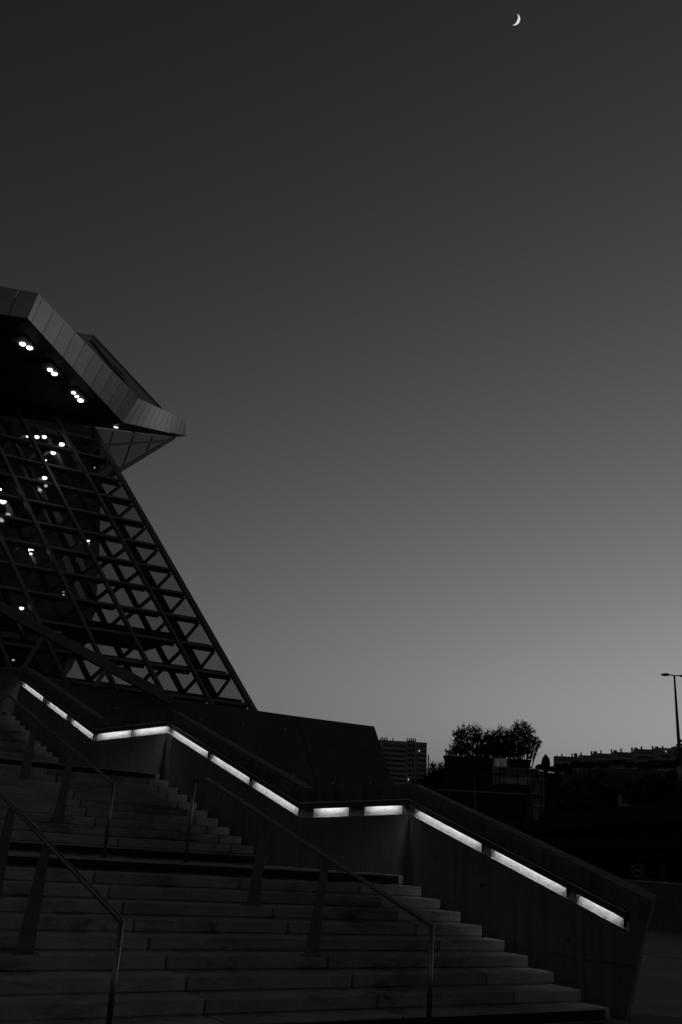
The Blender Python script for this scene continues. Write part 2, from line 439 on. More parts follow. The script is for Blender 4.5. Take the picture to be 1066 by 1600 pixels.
# vertical formwork joints cut as thin dark shadow gaps are modelled by narrow proud fillets of mortar
LAMPS = [(1, [(8.56, 9.235), (9.46, 10.80), (11.05, 12.52)], TW1), (3, [(13.93, 15.40), (15.58, 17.06), (17.24, 18.93)], TW2), (5, [(19.93, 21.29), (21.64, 23.05), (23.46, 25.2)], TW3)]
def lamp_at(i, fa, fb):
    def P(f, off, z):
        a, b = PATH[i], PATH[i + 1]; d = pdir(i); n = outn(d)
        q = Vector((a[0] + (b[0] - a[0]) * f, a[1] + (b[1] - a[1]) * f)) + n * off
        return S(q.x, q.y, a[2] + (b[2] - a[2]) * f + z)
    m = MB()
    m.hexa([P(fa, -0.036, .174), P(fa, -0.010, .174), P(fb, -0.010, .174), P(fb, -0.036, .174), P(fa, -0.036, .1895), P(fa, -0.010, .1895), P(fb, -0.010, .1895), P(fb, -0.036, .1895)])
    lo = m.build("strip_lamp", M_lamp, swall)
    Lg = (S(*PATH[i + 1]) - S(*PATH[i])).length
    g0, g1 = .08 / Lg, .010 / Lg
    for sg_, f in ((-1, fa), (1, fb)):
        e0_, e1_ = sorted((f + sg_ * g0, f + sg_ * (g0 + g1)))
        k = MB(); k.hexa([P(e0_, -.017, .010), P(e0_, -.006, .010), P(e1_, -.006, .010), P(e1_, -.017, .010), P(e0_, -.126, .1895), P(e0_, -.006, .1895), P(e1_, -.006, .1895), P(e1_, -.126, .1895)])
        k.build("lamp_baffle", M_housing, lo)  # baffle plates added at the lamp ends to keep the gaps dark
    return P
for i, rs, tw in LAMPS:
    a, b = PATH[i], PATH[i + 1]
    for s_a, s_b in rs:
        s_a += .05; s_b -= .05
        P = lamp_at(i, (s_a - a[0]) / (b[0] - a[0]), (s_b - a[0]) / (b[0] - a[0]))
for i, pxs in ((2, [(497, 537), (577, 621)]), (4, [(157, 199), (212, 258)])):
    a, b = PATH[i], PATH[i + 1]
    A, B = S(*a), S(*b)
    def frac(px):
        lo, hi = -0.2, 1.2
        def X(f):
            q = A + (B - A) * f - CAM; return 533 + F * q.dot(CX) / q.dot(FW)
        for _ in range(40):
            mid = (lo + hi) / 2
            if (X(mid) - px) * (X(hi) - X(lo)) > 0: hi = mid
            else: lo = mid
        return (lo + hi) / 2
    for p0, p1 in pxs:
        f0, f1 = sorted((frac(p0), frac(p1)))
        lamp_at(i, f0, f1)
# dark joint gaps between formwork panels: shallow recessed strips inlaid 2 mm proud
jn = MB()
for i, ss in ((1, (9.15, 10.35, 11.55, 12.55)), (3, (14.0, 15.6, 17.2, 18.8)), (5, (20.1, 21.8, 23.5, 25.1))):
    a, b = PATH[i], PATH[i + 1]
    for s in ss:
        f = (s - a[0]) / (b[0] - a[0]); zt = a[2] + (b[2] - a[2]) * f
        t = PATH[i][1]
        jn.hexa([S(s, t - .003, -.1), S(s + .006, t - .003, -.1), S(s + .006, t + .02, -.1), S(s, t + .02, -.1), S(s, t - .003, zt - .01), S(s + .006, t - .003, zt - .01), S(s + .006, t + .02, zt - .01), S(s, t + .02, zt - .01)])
for i, fs in ((2, (0.03, 0.42, 0.97)), (4, (0.03, 0.48, 0.97))):
    a, b = PATH[i], PATH[i + 1]; d = pdir(i); n = outn(d)
    for f in fs:
        q = Vector((a[0] + (b[0] - a[0]) * f, a[1] + (b[1] - a[1]) * f)); zt = a[2] + (b[2] - a[2]) * f
        c = [q + n * .003, q + n * .003 + d * .006, q - n * .02 + d * .006, q - n * .02]
        jn.hexa([S(p.x, p.y, .5) for p in c] + [S(p.x, p.y, zt - .01) for p in c])
# horizontal casting joint low on the first bay, running level from the free end
jn.hexa([S(8.37, TW1 - .003, .56), S(9.9, TW1 - .003, .56), S(9.9, TW1 + .02, .56), S(8.37, TW1 + .02, .56), S(8.37, TW1 - .003, .572), S(9.9, TW1 - .003, .572), S(9.9, TW1 + .02, .572), S(8.37, TW1 + .02, .572)])
jn.build("formwork_joint", M_gutter, swall)
# small formwork tie plugs
tp = MB()
for s, z in ((9.4, 0.75), (11.0, 1.30), (12.0, 1.62), (14.9, 1.95), (16.5, 2.42), (18.1, 2.92)):
    t = TW1 if s < 13 else TW2
    tp.tube([S(s, t + .01, z), S(s, t - .004, z)], 0.03, 12)
tp.build("tie_plug", M_gutter, swall)

# ------------------------------------------------------------------ handrails
def handrail(label, t, low, bend, up, z_low_base, z_up_base, blades):
    """low=(s,z) lower bend, bend=(s,z) upper bend, up=(s,z) head of the upper post; blades=[(s_base, z_base)]"""
    th = thing("handrail", S(low[0], t, z_low_base), label, "handrail", "steel handrails standing on the stairs")
    m = MB()
    rr = 0.024
    m.tube([S(low[0] - .012, t, low[1] - .006), S(bend[0], t, bend[1]), S(up[0], t, up[1])], rr, 12)
    rail = m.build("rail", M_rail, th, smooth=True)
    for s in (low[0] + 0.95, low[0] + 3.0):
        f = (s - low[0]) / (bend[0] - low[0])
        c = MB(); z = low[1] + (bend[1] - low[1]) * f; dz = (bend[1] - low[1]) / (bend[0] - low[0]) * .012
        c.tube([S(s - .012, t, z - dz), S(s + .006, t, z + dz)], rr + .003, 12); c.build("sleeve", M_blade, rail, smooth=True)
    for s, z, zb in ((low[0], low[1], z_low_base), (up[0], up[1], z_up_base)):
        p = MB(); p.tube([S(s, t, zb - .02), S(s, t, z + 0.004)], rr, 12)
        # flat lit flank of the post
        po = p.build("post", M_rail, th, smooth=True)
        q = MB(); q.tube([S(s, t, zb), S(s, t, zb + .012)], 0.055, 16); q.build("base_plate", M_blade, po)
    sl_ = (bend[1] - low[1]) / (bend[0] - low[0])
    for sb, zb in blades:
        # tapered plate, wide at the foot, leaning up to the rail
        st = sb - 0.17; zt = low[1] + sl_ * (st - low[0]) - rr
        b = MB()
        wb, wt, tk = 0.175, 0.075, 0.020
        P = []
        for s_, z_, ww in ((sb, zb, wb), (st, zt, wt)):
            for e, k in ((-1, -1), (1, -1), (1, 1), (-1, 1)):
                P.append(S(s_ + k * tk / 2, t + e * ww / 2, z_))
        b.hexa(P)
        bo = b.build("blade_support", M_blade, th)
        f = MB(); f.box(S(sb, t, zb + .006), 0.25, 0.09, 0.012, -EDGE_AZ + math.pi / 2); f.build("foot_plate", M_blade, bo)
    return th
handrail("steel handrail with two blade supports on the lower flight, nearest the lit wall", 6.5, (7.757, 1.024), (12.643, 2.451), (12.985, 2.432), 0.0, Z1, [(11.10, 0.945), (9.76, 0.540)])
handrail("steel handrail crossing the bottom left corner, the nearest and thickest looking of the handrails", 3.387, (7.757, 1.011), (12.643, 2.32), (12.985, 2.31), 0.0, Z1, [(11.10, 0.945), (9.87, 0.540)])
handrail("steel handrail on the middle flight, from the first landing up to the second", 5.5, (13.43, 2.318), (19.03, 4.003), (19.40, 3.99), Z1, Z2, [(17.36, 2.43), (15.42, 1.755)])

# ------------------------------------------------------------------ ground
def sheet(name, poly, z, m, kind="structure"):
    me = bpy.data.meshes.new(name); me.from_pydata([(p[0], p[1], 0) for p in poly], [], [list(range(len(poly)))]); me.materials.append(m)
    o = bpy.data.objects.new(name, me); COL.objects.link(o); o.location = (0, 0, z); o["kind"] = kind; return o
sheet("ground", [(-6000, -6000), (6000, -6000), (6000, 6000), (-6000, 6000)], -0.004, M_ground)
# pale plaza beyond the wall's end, its near border runs parallel to the step edges
pa, pb = on_z(1000, 1585, 0), on_z(1066, 1590, 0)
d = (pb - pa).normalized(); ra, rb = on_z(1024, 1450, 0), on_z(1066, 1455.5, 0); d2 = (rb - ra).normalized()
ja, jb = on_z(1017, 1493, 0), on_z(1066, 1500, 0); d3 = (jb - ja).normalized()
pl = [pa - d * 0.8, pa + d * 30, ja + d3 * 34, ja - d3 * 3.0]
sheet("plaza_paving", pl, 0.0, M_plaza)
dd = Vector((-d3.y, d3.x, 0))
sheet("drain_channel", [ja - d3 * 3, ja + d3 * 34, ja + d3 * 34 + dd * .22, ja - d3 * 3 + dd * .22], 0.004, M_strip)
sheet("upper_paving", [ja - d3 * 3 + dd * .22, ja + d3 * 34 + dd * .22, ra + d2 * 40, ra - d2 * 9], 0.001, M_plaza)

# low retaining wall across the plaza, behind the lit wall
zt_ = CAM.z + ray(1040, 1382).z * (on_z(1040, 1452, 0) - CAM).length / ray(1040, 1452).length
rw = MB(); A = ra - d2 * 16; B = ra + d2 * 30; nb = Vector((-d2.y, d2.x, 0)) * 0.3
if nb.y < 0: nb = -nb
zA = zt_
npan = 16
for i in range(npan):
    a = A + (B - A) * (i / npan) + d2 * .006; b = A + (B - A) * ((i + 1) / npan) - d2 * .006
    rw.hexa([a - Vector((0, 0, .3)), b - Vector((0, 0, .3)), b + nb - Vector((0, 0, .3)), a + nb - Vector((0, 0, .3)), a + Vector((0, 0, zA)), b + Vector((0, 0, zA)), b + nb + Vector((0, 0, zA)), a + nb + Vector((0, 0, zA))])
rwt = thing("retaining_wall", ra, "low concrete retaining wall across the paving beyond the lit wall's end", "wall")
rw.build("wall_panels", M_wall, rwt)
cpg = MB(); e = Vector((0, 0, zA + .003))
cpg.hexa([A + e - nb * .1, B + e - nb * .1, B + e + nb * 1.1, A + e + nb * 1.1, A + e - nb * .1 + Vector((0, 0, .05)), B + e - nb * .1 + Vector((0, 0, .05)), B + e + nb * 1.1 + Vector((0, 0, .05)), A + e + nb * 1.1 + Vector((0, 0, .05))])
cpg.build("coping", M_galv, rwt)

# ------------------------------------------------------------------ museum building
B0 = at(400, 1110, 46.0)                          # foot of the glass wall's right-hand edge
U = Vector((0.8978, 0.4404, 0)).normalized()      # level direction of the transoms
V = Vector((-0.54051, 0.30109, 0.78561)); V = V / V.z  # along the mullions, per metre of height
NR = U.cross(V).normalized()
if NR.y > 0: NR = -NR                             # outward normal of the glass
def FP(u, v, d=0.0): return B0 + U * u + V * v - NR * d   # d metres behind the glass
def fpx(x, y, d=0.0):
    r = ray(x, y); o = B0 - NR * d; return CAM + r * ((o - CAM).dot(NR) / r.dot(NR))
mus = thing("museum_building", FP(-8, 0, 4), "dark angular museum with a slanted glass wall under a jutting metal clad roof", "building")
HZ = 23.49                                        # soffit height
def on_h(x, y, z): return on_z(x, y, z)
MU = [0.0, -2.06, -4.21, -6.36, -8.51, -10.66, -12.8]
TV = [0.25, 1.62, 2.98, 4.40, 5.75, 7.07, 8.42, 9.72, 11.1, 12.4, 13.78, 15.07]
VT = HZ - B0.z - 0.05
for k, u in enumerate(MU):
    m = MB(); 
    wdt = 0.24 if k == 0 else 0.15
    m.bar(FP(u - wdt / 2, -0.35, .0), FP(u - wdt / 2, VT, .0), wdt, 0.22, NR)
    m.build("mullion", M_mull, mus)
for v in TV:
    m = MB(); 
    for k in range(len(MU) - 1):
        m.bar(FP(MU[k + 1] + .001, v, .16), FP(MU[k] - (.24 if k == 0 else .15) - .001, v, .16), 0.30, 0.16, V)
    m.build("transom", M_frame, mus)
for k in range(len(MU) - 1):
    a, b = MU[k] - .12, MU[k + 1] + .02
    q = [FP(a, 0.0, .05), FP(b, 0.0, .05), FP(b, VT, .05), FP(a, VT, .05)]
    MB().prism(q, -NR * 0.02).build("glass_pane", M_glass, mus)
# inner structure: chords and braces a metre behind the glass
DI = 1.0
def IP(u, v, d=DI): return FP(u + .71 * d, v + .79 * d, d)     # stands where it is seen through the glass from the stairs' foot
for k in range(0, 6):
    uc = MU[k + 1] + (0.34 if k == 0 else 0.95)
    m = MB(); m.bar(IP(uc, -1.0), IP(uc, VT - 1.0), .32 if k == 0 else .17, 0.24, NR); m.build("inner_chord", M_mull if k == 0 else M_frame, mus)
    if k > 3: continue
    for j in range(1, len(TV)):
        v0, v1 = TV[j - 1], TV[j]
        m = MB()
        if k == 0: m.bar(IP(-.36, v1 - .24, DI - .25), IP(-1.45, v1 - 1.12, DI - .25), 0.14, 0.2, NR)
        else: m.bar(IP(MU[k] - .12, v1 - .5, DI - .25), IP(MU[k + 1] + .1, v0 - .55, DI - .25), 0.14, 0.2, NR)
        m.build("brace", M_frame, mus)
for v in TV:
    m = MB(); m.bar(IP(MU[-1], v - .03, DI + .3), IP(-0.35, v - .0, DI + .3), 0.2, 0.10, V); m.build("inner_transom", M_frame, mus)
# dark rooms behind the glass
core_px = [(-260, 600), (140, 655), (156, 700), (158, 770), (156, 850), (150, 955), (126, 985), (58, 1002), (-260, 960)]
cq = [fpx(x, y, 7.5) for x, y in core_px]
MB().prism(cq, -NR * 5).build("interior_core", M_core, mus)
# floor slab behind the glass
for v, u1, dp in ((4.18, -1.1, 4.2), (11.0, -4.4, 6.0)):
    q = [FP(u1, v, 1.6), FP(-13, v, 1.6), FP(-13, v, 1.6 + dp), FP(u1 - .4, v, 1.6 + dp)]
    z = q[0].z
    for p in q: p.z = z
    MB().prism(q, (0, 0, 0.45)).build("floor_slab", M_core, mus)
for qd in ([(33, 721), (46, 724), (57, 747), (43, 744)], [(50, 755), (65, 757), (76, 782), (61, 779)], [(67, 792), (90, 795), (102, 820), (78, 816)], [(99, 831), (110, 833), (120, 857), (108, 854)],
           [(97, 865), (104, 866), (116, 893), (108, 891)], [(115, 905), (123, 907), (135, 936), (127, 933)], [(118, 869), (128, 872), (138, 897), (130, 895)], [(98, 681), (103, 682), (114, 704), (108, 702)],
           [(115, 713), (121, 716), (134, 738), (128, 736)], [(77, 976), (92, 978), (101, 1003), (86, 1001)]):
    MB().prism([fpx(x, y, 3.0) for x, y in qd], -NR * 0.12).build("pane_glow_patch", M_paneglow, mus)  # glowing slabs added behind the glass to lighten patches of the panes
# ceiling lamps seen through the glass
def lens(p, r, m, par, name="ceiling_light"):
    b = MB(); b.blob(p, r, r, r * 0.85, 14, 8); o = b.build(name, m, par, smooth=True)
    c = MB(); c.tube([p + Vector((0, 0, r * .25)), p + Vector((0, 0, r * 2.2))], r * 1.15, 14); c.build("lamp_can", M_roofcore, o)
for x, y, r in ((43, 682, .075), (58, 682.5, .13), (69.5, 682.5, .13), (97, 694, .145), (83.5, 707, .145), (70, 746.5, .13), (71.5, 719, .06), (5, 783, .17), (0.5, 764.5, .08), (48.5, 859, .12), (48.5, 865, .07), (34, 950, .10)):
    lens(fpx(x, y, .55), r * .96, M_down, mus)
for x, y, r in ((138, 841.5, .05), (138, 845, .08), (139, 849.5, .045), (99.5, 925, .05), (99.5, 929, .05), (21, 1031, .06), (148, 730.5, .05)):
    lens(fpx(x, y, .55), r * .96, M_down if r > .07 else M_dim, mus, "small_spotlight")

# roof slab with soffit
pL, pA, pB = on_h(-120, 473, HZ), on_h(43, 497, HZ), on_h(192, 660, HZ)
pC = on_z(291, 682, HZ + 2.6)
tL, tA, tB = on_z(-110, 427, HZ + 1.30), on_z(60, 458, HZ + 1.30), on_z(216, 622, HZ + 1.35)
tC = on_z(290, 657, HZ + 3.75)
pD = on_z(273, 683, HZ + 2.45)
crn = on_h(150, 667, HZ)
l65 = on_h(-30, 646, HZ); bk2 = Vector((-42, 62, HZ))
farL = Vector((-42, 36, HZ))
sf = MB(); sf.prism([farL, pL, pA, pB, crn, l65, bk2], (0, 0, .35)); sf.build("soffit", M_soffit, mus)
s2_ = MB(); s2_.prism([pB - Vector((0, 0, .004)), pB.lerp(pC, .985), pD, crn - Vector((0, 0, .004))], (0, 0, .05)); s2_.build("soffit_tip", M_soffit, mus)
inset = 0.10
rc = MB()
def off(p, q): return p + (q - p) * inset
ctr = Vector((-20, 52, HZ + .6))
def inn(p, k): return p + (ctr - p).normalized() * k
tipb, tipt = pB.lerp(pC, .72), tB.lerp(tC, .72)
ring_b = [inn(p, .3) + Vector((0, 0, .36)) for p in (farL, pL, pA, pB)] + [inn(tipb, .8) + Vector((0, 0, .3))] + [inn(p, .2) + Vector((0, 0, .36)) for p in (crn, l65, bk2)]
ring_t = [inn(p, .3) - Vector((0, 0, .25)) for p in (farL + Vector((0, 0, 1.3)), tL, tA, tB)] + [inn(tipt, .8) - Vector((0, 0, .5))] + [inn(p, .2) + Vector((0, 0, 1.0)) for p in (crn, l65, bk2)]
rc.loft(ring_b, ring_t)
rc.build("roof_slab", M_roofcore, mus)
def clad(a, b, ta, tb, cuts):
    for f0, f1 in zip(cuts[:-1], cuts[1:]):
        L_ = (b - a).length; g = 0.018 / L_
        q = [a.lerp(b, f0 + g), a.lerp(b, f1 - g), ta.lerp(tb, f1 - g), ta.lerp(tb, f0 + g)]
        n = (q[1] - q[0]).cross(q[3] - q[0]).normalized()
        if n.dot(CAM - q[0]) < 0: n = -n
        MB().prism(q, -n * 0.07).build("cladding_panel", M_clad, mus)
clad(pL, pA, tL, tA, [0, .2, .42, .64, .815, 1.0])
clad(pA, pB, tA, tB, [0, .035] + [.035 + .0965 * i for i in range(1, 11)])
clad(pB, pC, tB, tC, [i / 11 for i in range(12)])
# glazed lantern on the roof behind the fascia
lp = [at(110, 511, 52), at(121.5, 521.5, 52), at(145, 524.5, 56), at(252, 638.5, 62), at(215, 640, 57), at(170, 600, 54)]
lb = [p + Vector((0, 0, -1.6)) for p in lp]
ln = MB(); ln.loft(lb, lp); lan = ln.build("roof_lantern", M_lantern, mus)
for a, b in ((lp[1], lp[2]), (lp[2], lp[3]), (at(143, 532, 54.5), at(205, 608, 58)), (at(155, 545, 55.5), at(228, 626, 60))):
    fr_ = MB(); fr_.bar(a + Vector((0, 0, .03)), b + Vector((0, 0, .03)), .09, .09); fr_.build("lantern_frame", M_frame, lan)
# hanging glass pyramid under the tip
q1, q2 = on_z(148, 668.5, HZ - .02), on_z(274, 683.5, HZ + 2.4)
q3 = at(120, 777, (q1 - CAM).xy.length + 1.5)
pn = (q2 - q1).cross(q3 - q1).normalized()
if pn.dot(CAM - q1) < 0: pn = -pn
gp = MB(); gp.prism([q1, q2, q3], -pn * .04); gpo = gp.build("hanging_glass_pyramid", M_glassp, mus)
def ppx(x, y):
    r = ray(x, y); return CAM + r * ((q1 - CAM).dot(pn) / r.dot(pn)) + pn * .03
for a, b, wd in (((273, 683.5), (120, 777), .16), ((268, 684.5), (118, 773), .07), ((140, 697), (258, 689), .13), ((176, 675), (165, 716), .05), ((209, 679), (190, 733), .05), ((238, 682), (226, 712), .05), ((172, 738), (193, 727), .09)):
    fr_ = MB(); fr_.bar(ppx(*a), ppx(*b), wd, .08, pn); fr_.build("pyramid_frame", M_frame, gpo)
# soffit downlights: each a dark tray with its lenses
def tray(px, lenses):
    c = on_z(px[0], px[1], HZ - 0.01)
    t_ = MB(); d_ = (pB - pA).normalized(); e_ = Vector((-d_.y, d_.x, 0))
    t_.hexa([c + d_ * a * 1.0 + e_ * b * .42 + Vector((0, 0, z)) for z in (-.03, .02) for a, b in ((-1, -1), (1, -1), (1, 1), (-1, 1))])
    to = t_.build("downlight_tray", M_roofcore, mus)
    for x, y, r in lenses:
        p = on_z(x, y, HZ - 0.06); b = MB(); b.blob(p, r, r, r * .55, 14, 8); b.build("downlight_lens", M_down, to, smooth=True)
tray((41, 541), [(35.5, 537.5, .14), (46.5, 543.5, .14)])
tray((81, 580.5), [(78.3, 577.8, .13), (85.3, 584, .14)])
tray((120.5, 620), [(115.2, 613.6, .105), (120.3, 619.4, .10), (126.0, 625.6, .15)])
p = on_z(181.5, 667.2, HZ + .02); b = MB(); b.blob(p - Vector((0, 0, .02)), .14, .14, .012, 14, 8); b.build("downlight_lens", M_dim, mus, smooth=True)
# soffit joints
sj = MB()
for a, b in (((0, 524), (43, 500)), ((0, 582), (85, 545)), ((0, 530), (70, 533)), ((0, 563), (105, 570))):
    sj.bar(on_z(*a, HZ - .004), on_z(*b, HZ - .004), .05, .006)
sj.build("soffit_joint", M_roofcore, mus)
# sloping ramp beam with its props in front of the glass
bm_ = MB()
bm_.bar(fpx(-160, 862, -1.2), fpx(268, 1094, -1.2), .5, .40, (0, 0, 1)); bo = bm_.build("ramp_beam", M_frame, mus)
b2 = MB(); b2.bar(fpx(-160, 855, -1.3), fpx(268, 1087, -1.3), .10, .10, (0, 0, 1)); b2.build("ramp_edge", M_mull, bo)
for a, b in (((65.6, 997), (33, 1050)), ((165, 1047), (147, 1074))):
    r1, r2 = fpx(*a, -1.2), fpx(*b, -1.2); s_ = MB(); s_.bar(r1, r2, .17, .17, NR); s_.build("ramp_prop", M_frame, mus)

# ------------------------------------------------------------------ concrete plinth of the museum
ZP = 7.45
P1, P3 = on_z(-140, 1032, ZP), on_z(585, 1135, ZP)
P1 = P3 + (on_z(75, 1063, ZP) - P3) * 1.9
LEAN = (V * 0.62)                                   # face leans back like the glass
pq = thing("concrete_plinth", (P3.x, P3.y, 0), "massive leaning concrete base under the glass wall with one slanting joint", "plinth")
hgt = 7.6
def foot(p, rt=False):
    k = Vector((0.62, -0.36, 0)) if not rt else Vector((0.60, -0.36, 0))
    return Vector((p.x, p.y, ZP - hgt)) + k * hgt * .62
J = on_z(463, 1119, ZP)
back = Vector((-0.45, 0.85, 0)) * 5.0
def slab(a, b, rt):
    m = MB(); a2, b2_ = foot(a), foot(b, rt)
    m.hexa([a2, b2_, b2_ + back + Vector((1.2 if rt else 0, 0, 0)), a2 + back, a, b, b + back, a + back]); return m
u_ = (P3 - P1).normalized()
slab(P1, J - u_ * .02, False).build("face_slab", M_plinth, pq); slab(J + u_ * .02, P3, True).build("face_slab", M_plinth, pq)
pn_ = (foot(P1) - P1).cross(P3 - P1).normalized()
if pn_.dot(CAM - P1) < 0: pn_ = -pn_
ap = MB()
for x, y in ((380, 1132), (445, 1140), (459, 1212), (520, 1223), (578, 1224), (182, 1106), (315, 1124)):
    r = ray(x, y); q = CAM + r * ((P1 - CAM).dot(pn_) / r.dot(pn_)); ap.tube([q - pn_ * .02, q + pn_ * .012], .055, 10)
ap.build("anchor_plug", M_galv, pq)
# terrace deck over the plinth that carries the museum
MB().prism([P1 + back, P3 + back, P3 + back * 3, P1 + back * 3], (0, 0, -7.3)).build("terrace", M_plinth, pq)

# ------------------------------------------------------------------ foliage
def leafball(mb, c, rx, ry, rz, n, size, rnd, clumps=14):
    cs = []
    for _ in range(clumps):
        while True:
            p = Vector((rnd.uniform(-1, 1), rnd.uniform(-1, 1), rnd.uniform(-1, 1)))
            if 0.35 < p.length < 1: break
        cs.append((Vector((p.x * rx, p.y * ry, p.z * rz)), rnd.uniform(.22, .46)))
    for i in range(n):
        q, rr = cs[rnd.randrange(clumps)]
        d = Vector((rnd.gauss(0, 1), rnd.gauss(0, 1), rnd.gauss(0, 1))).normalized() * (rnd.random() ** .45) * rr
        p = c + q * .82 + Vector((d.x * rx, d.y * ry, d.z * rz))
        a = Vector((rnd.gauss(0, 1), rnd.gauss(0, 1), rnd.gauss(0, 1))).normalized(); b = a.orthogonal().normalized()
        b = (b + a.cross(b) * rnd.uniform(-1, 1)).normalized(); cc = a.cross(b)
        s = size * rnd.uniform(.6, 1.3); k = len(mb.v)
        mb.v += [p - b * s * .5, p + cc * s * .3, p + b * s * .5, p - cc * s * .3]; mb.f.append([k, k + 1, k + 2, k + 3]); mb.m.append(0)
def branches(mb, base, top_z, spread, rnd, n=9, r0=.22):
    mb.tube([base, base + Vector((rnd.uniform(-.2, .2), rnd.uniform(-.2, .2), (top_z - base.z) * .45)), Vector((base.x, base.y, base.z + (top_z - base.z) * .8))], [r0, r0 * .75, r0 * .3], 7)
    for i in range(n):
        a = rnd.uniform(0, 6.28); f = rnd.uniform(.3, .75)
        s = base + Vector((0, 0, (top_z - base.z) * f))
        e = s + Vector((math.cos(a) * spread * rnd.uniform(.6, 1), math.sin(a) * spread * rnd.uniform(.6, 1), (top_z - base.z) * rnd.uniform(.12, .3)))
        mb.tube([s, s.lerp(e, .5) + Vector((0, 0, .15)), e], [r0 * .42, r0 * .28, r0 * .1], 5)
def tree(loc, h, wdt, label, cat="tree", group=None, seed=1, n=2600, leaf=.36, lobes=None, trunk_frac=.3, name="tree", clumps=30):
    rnd = random.Random(seed); t = thing(name, loc, label, cat, group); loc = Vector(loc)
    m = MB()
    if lobes is None: lobes = [(0, 0, .64, .5, .36)]
    for lx, ly, lz, rw_, rh_ in lobes:
        leafball(m, loc + Vector((lx * wdt, ly * wdt, lz * h)), rw_ * wdt, rw_ * wdt, rh_ * h, int(n / len(lobes)), leaf, rnd, clumps)
    m.build("crown", M_leaf, t, fix=False)
    b = MB(); branches(b, loc - Vector((0, 0, .5)), loc.z + h * .9, wdt * .36, rnd, 9, .012 * h + .05); b.build("trunk", M_bark, t)
    return t

# ------------------------------------------------------------------ hill behind
def hill_z(x, y):
    d = math.hypot(x, y); az = math.degrees(math.atan2(x, y))
    f = min(1, max(0, (d - 150) / 330)); f = f * f * (3 - 2 * f)
    lo_ = min(1, max(0, (az - 5.25) / 1.6)); lo_ = lo_ * lo_ * (3 - 2 * lo_)
    crest = 29 + 14 * lo_ + 3.0 * lo_ * math.sin(az * .35 + 1) + 1.2 * math.sin(az * 1.3)
    return crest * f + 1.5 * math.sin(x * .03) * f - 0.3 + max(0, (d - 600)) * .005
me = bpy.data.meshes.new("hill"); vs = []; fs = []
ND, NA = 30, 70
for i in range(ND + 1):
    dd_ = 130 + (i / ND) ** 1.3 * 1100
    for j in range(NA + 1):
        a = math.radians(-60 + 125 * j / NA); x, y = dd_ * math.sin(a), dd_ * math.cos(a); vs.append((x, y, hill_z(x, y)))
for i in range(ND):
    for j in range(NA):
        k = i * (NA + 1) + j; fs.append((k, k + 1, k + NA + 2, k + NA + 1))
me.from_pydata(vs, [], fs); me.materials.append(M_hill); me.polygons.foreach_set("use_smooth", [True] * len(fs))
ho = bpy.data.objects.new("hill", me); COL.objects.link(ho); ho["kind"] = "structure"

# wood covering the slope: one mass nobody could count
rnd = random.Random(5); wd = MB()
for i in range(1150):
    a = math.radians(rnd.uniform(-12, 27)); dd_ = rnd.uniform(165, 440) if i < 760 else rnd.uniform(390, 490); x, y = dd_ * math.sin(a), dd_ * math.cos(a)
    hh = rnd.uniform(4, 7.5)
    q = Vector((x, y, hill_z(x, y) + hh)) - CAM; qx = 533 + F * q.dot(CX) / q.dot(FW); qy = 800 - F * q.dot(CU) / q.dot(FW)
    if qy < (1228 if qx < 674 else 1203 if qx < 700 else 1186 if qx < 828 else 1203 if qx < 866 else 1201): continue
    leafball(wd, Vector((x, y, hill_z(x, y) + hh * .45)), hh * .55, hh * .55, hh * .55, 110, 1.1, rnd, 7)
wood = wd.build("hillside_wood", M_leaf, None, fix=False); tag(wood, "dark mass of woodland covering the slope below the apartment blocks", "woodland", None, "stuff")

# separate trees along the crest
def ground_at(x, y, d):
    p = at(x, y, d); return Vector((p.x, p.y, hill_z(p.x, p.y)))
def crest_tree(px, py_top, d, wpx, label, seed, group=None, **k):
    g = ground_at(px, py_top, d); top_ = at(px, py_top, d)
    h = max(3.0, top_.z - g.z); wm = wpx * d / F * 1.05
    return tree(g, h, wm, label, "tree", group, seed, **k)
GR = "trees along the crest of the hill"
LB = "dark round topped tree among the woodland on the crest below the long apartment block"
for i, (px, py, wpx) in enumerate([(848, 1201, 20), (861, 1199, 18), (872, 1194, 20), (888, 1192, 22), (908, 1187, 28), (922, 1189, 22), (942, 1200, 26), (962, 1203, 28), (984, 1198, 28), (1000, 1191, 26), (1016, 1189, 26), (1034, 1187, 30), (1052, 1188, 26), (1070, 1186, 30)]):
    crest_tree(px, py, 430 + (i * 37) % 25, wpx, LB, 40 + i, GR, n=900, leaf=.75, clumps=18)
crest_tree(838, 1196, 300, 16, "low bushy tree between the flat roofed dark building and the cypress", 72, None, n=900, leaf=.42, clumps=16)
# cypress: narrow dense spindle
g = ground_at(853, 1180, 330); tp_ = at(853.5, 1180, 330)
cy = thing("cypress_tree", g, "single narrow cypress standing alone left of the long apartment block", "tree")
m = MB(); rnd = random.Random(3); hh = tp_.z - g.z
for i in range(1500):
    f = rnd.random(); rr = 1.32 * math.sin(math.pi * min(1, (1 - f) * 1.15 + .03)) ** .6 * (0.55 if f > .9 else 1); a = rnd.uniform(0, 6.28)
    p = Vector((math.cos(a) * rr * rnd.uniform(.5, 1.05), math.sin(a) * rr * rnd.uniform(.5, 1.05), hh - 6.5 + f * 6.5)) + g
    b = Vector((rnd.gauss(0, .5), rnd.gauss(0, .5), 1)).normalized(); c_ = b.orthogonal().normalized(); k = len(m.v); s = .45
    m.v += [p - b * s, p + c_ * s * .4, p + b * s, p - c_ * s * .4]; m.f.append([k, k + 1, k + 2, k + 3]); m.m.append(0)
m.build("crown", M_leaf, cy, fix=False)
m = MB(); m.tube([g - Vector((0, 0, .5)), g + Vector((0, 0, hh - .6))], [.3, .05], 7); m.build("trunk", M_bark, cy)
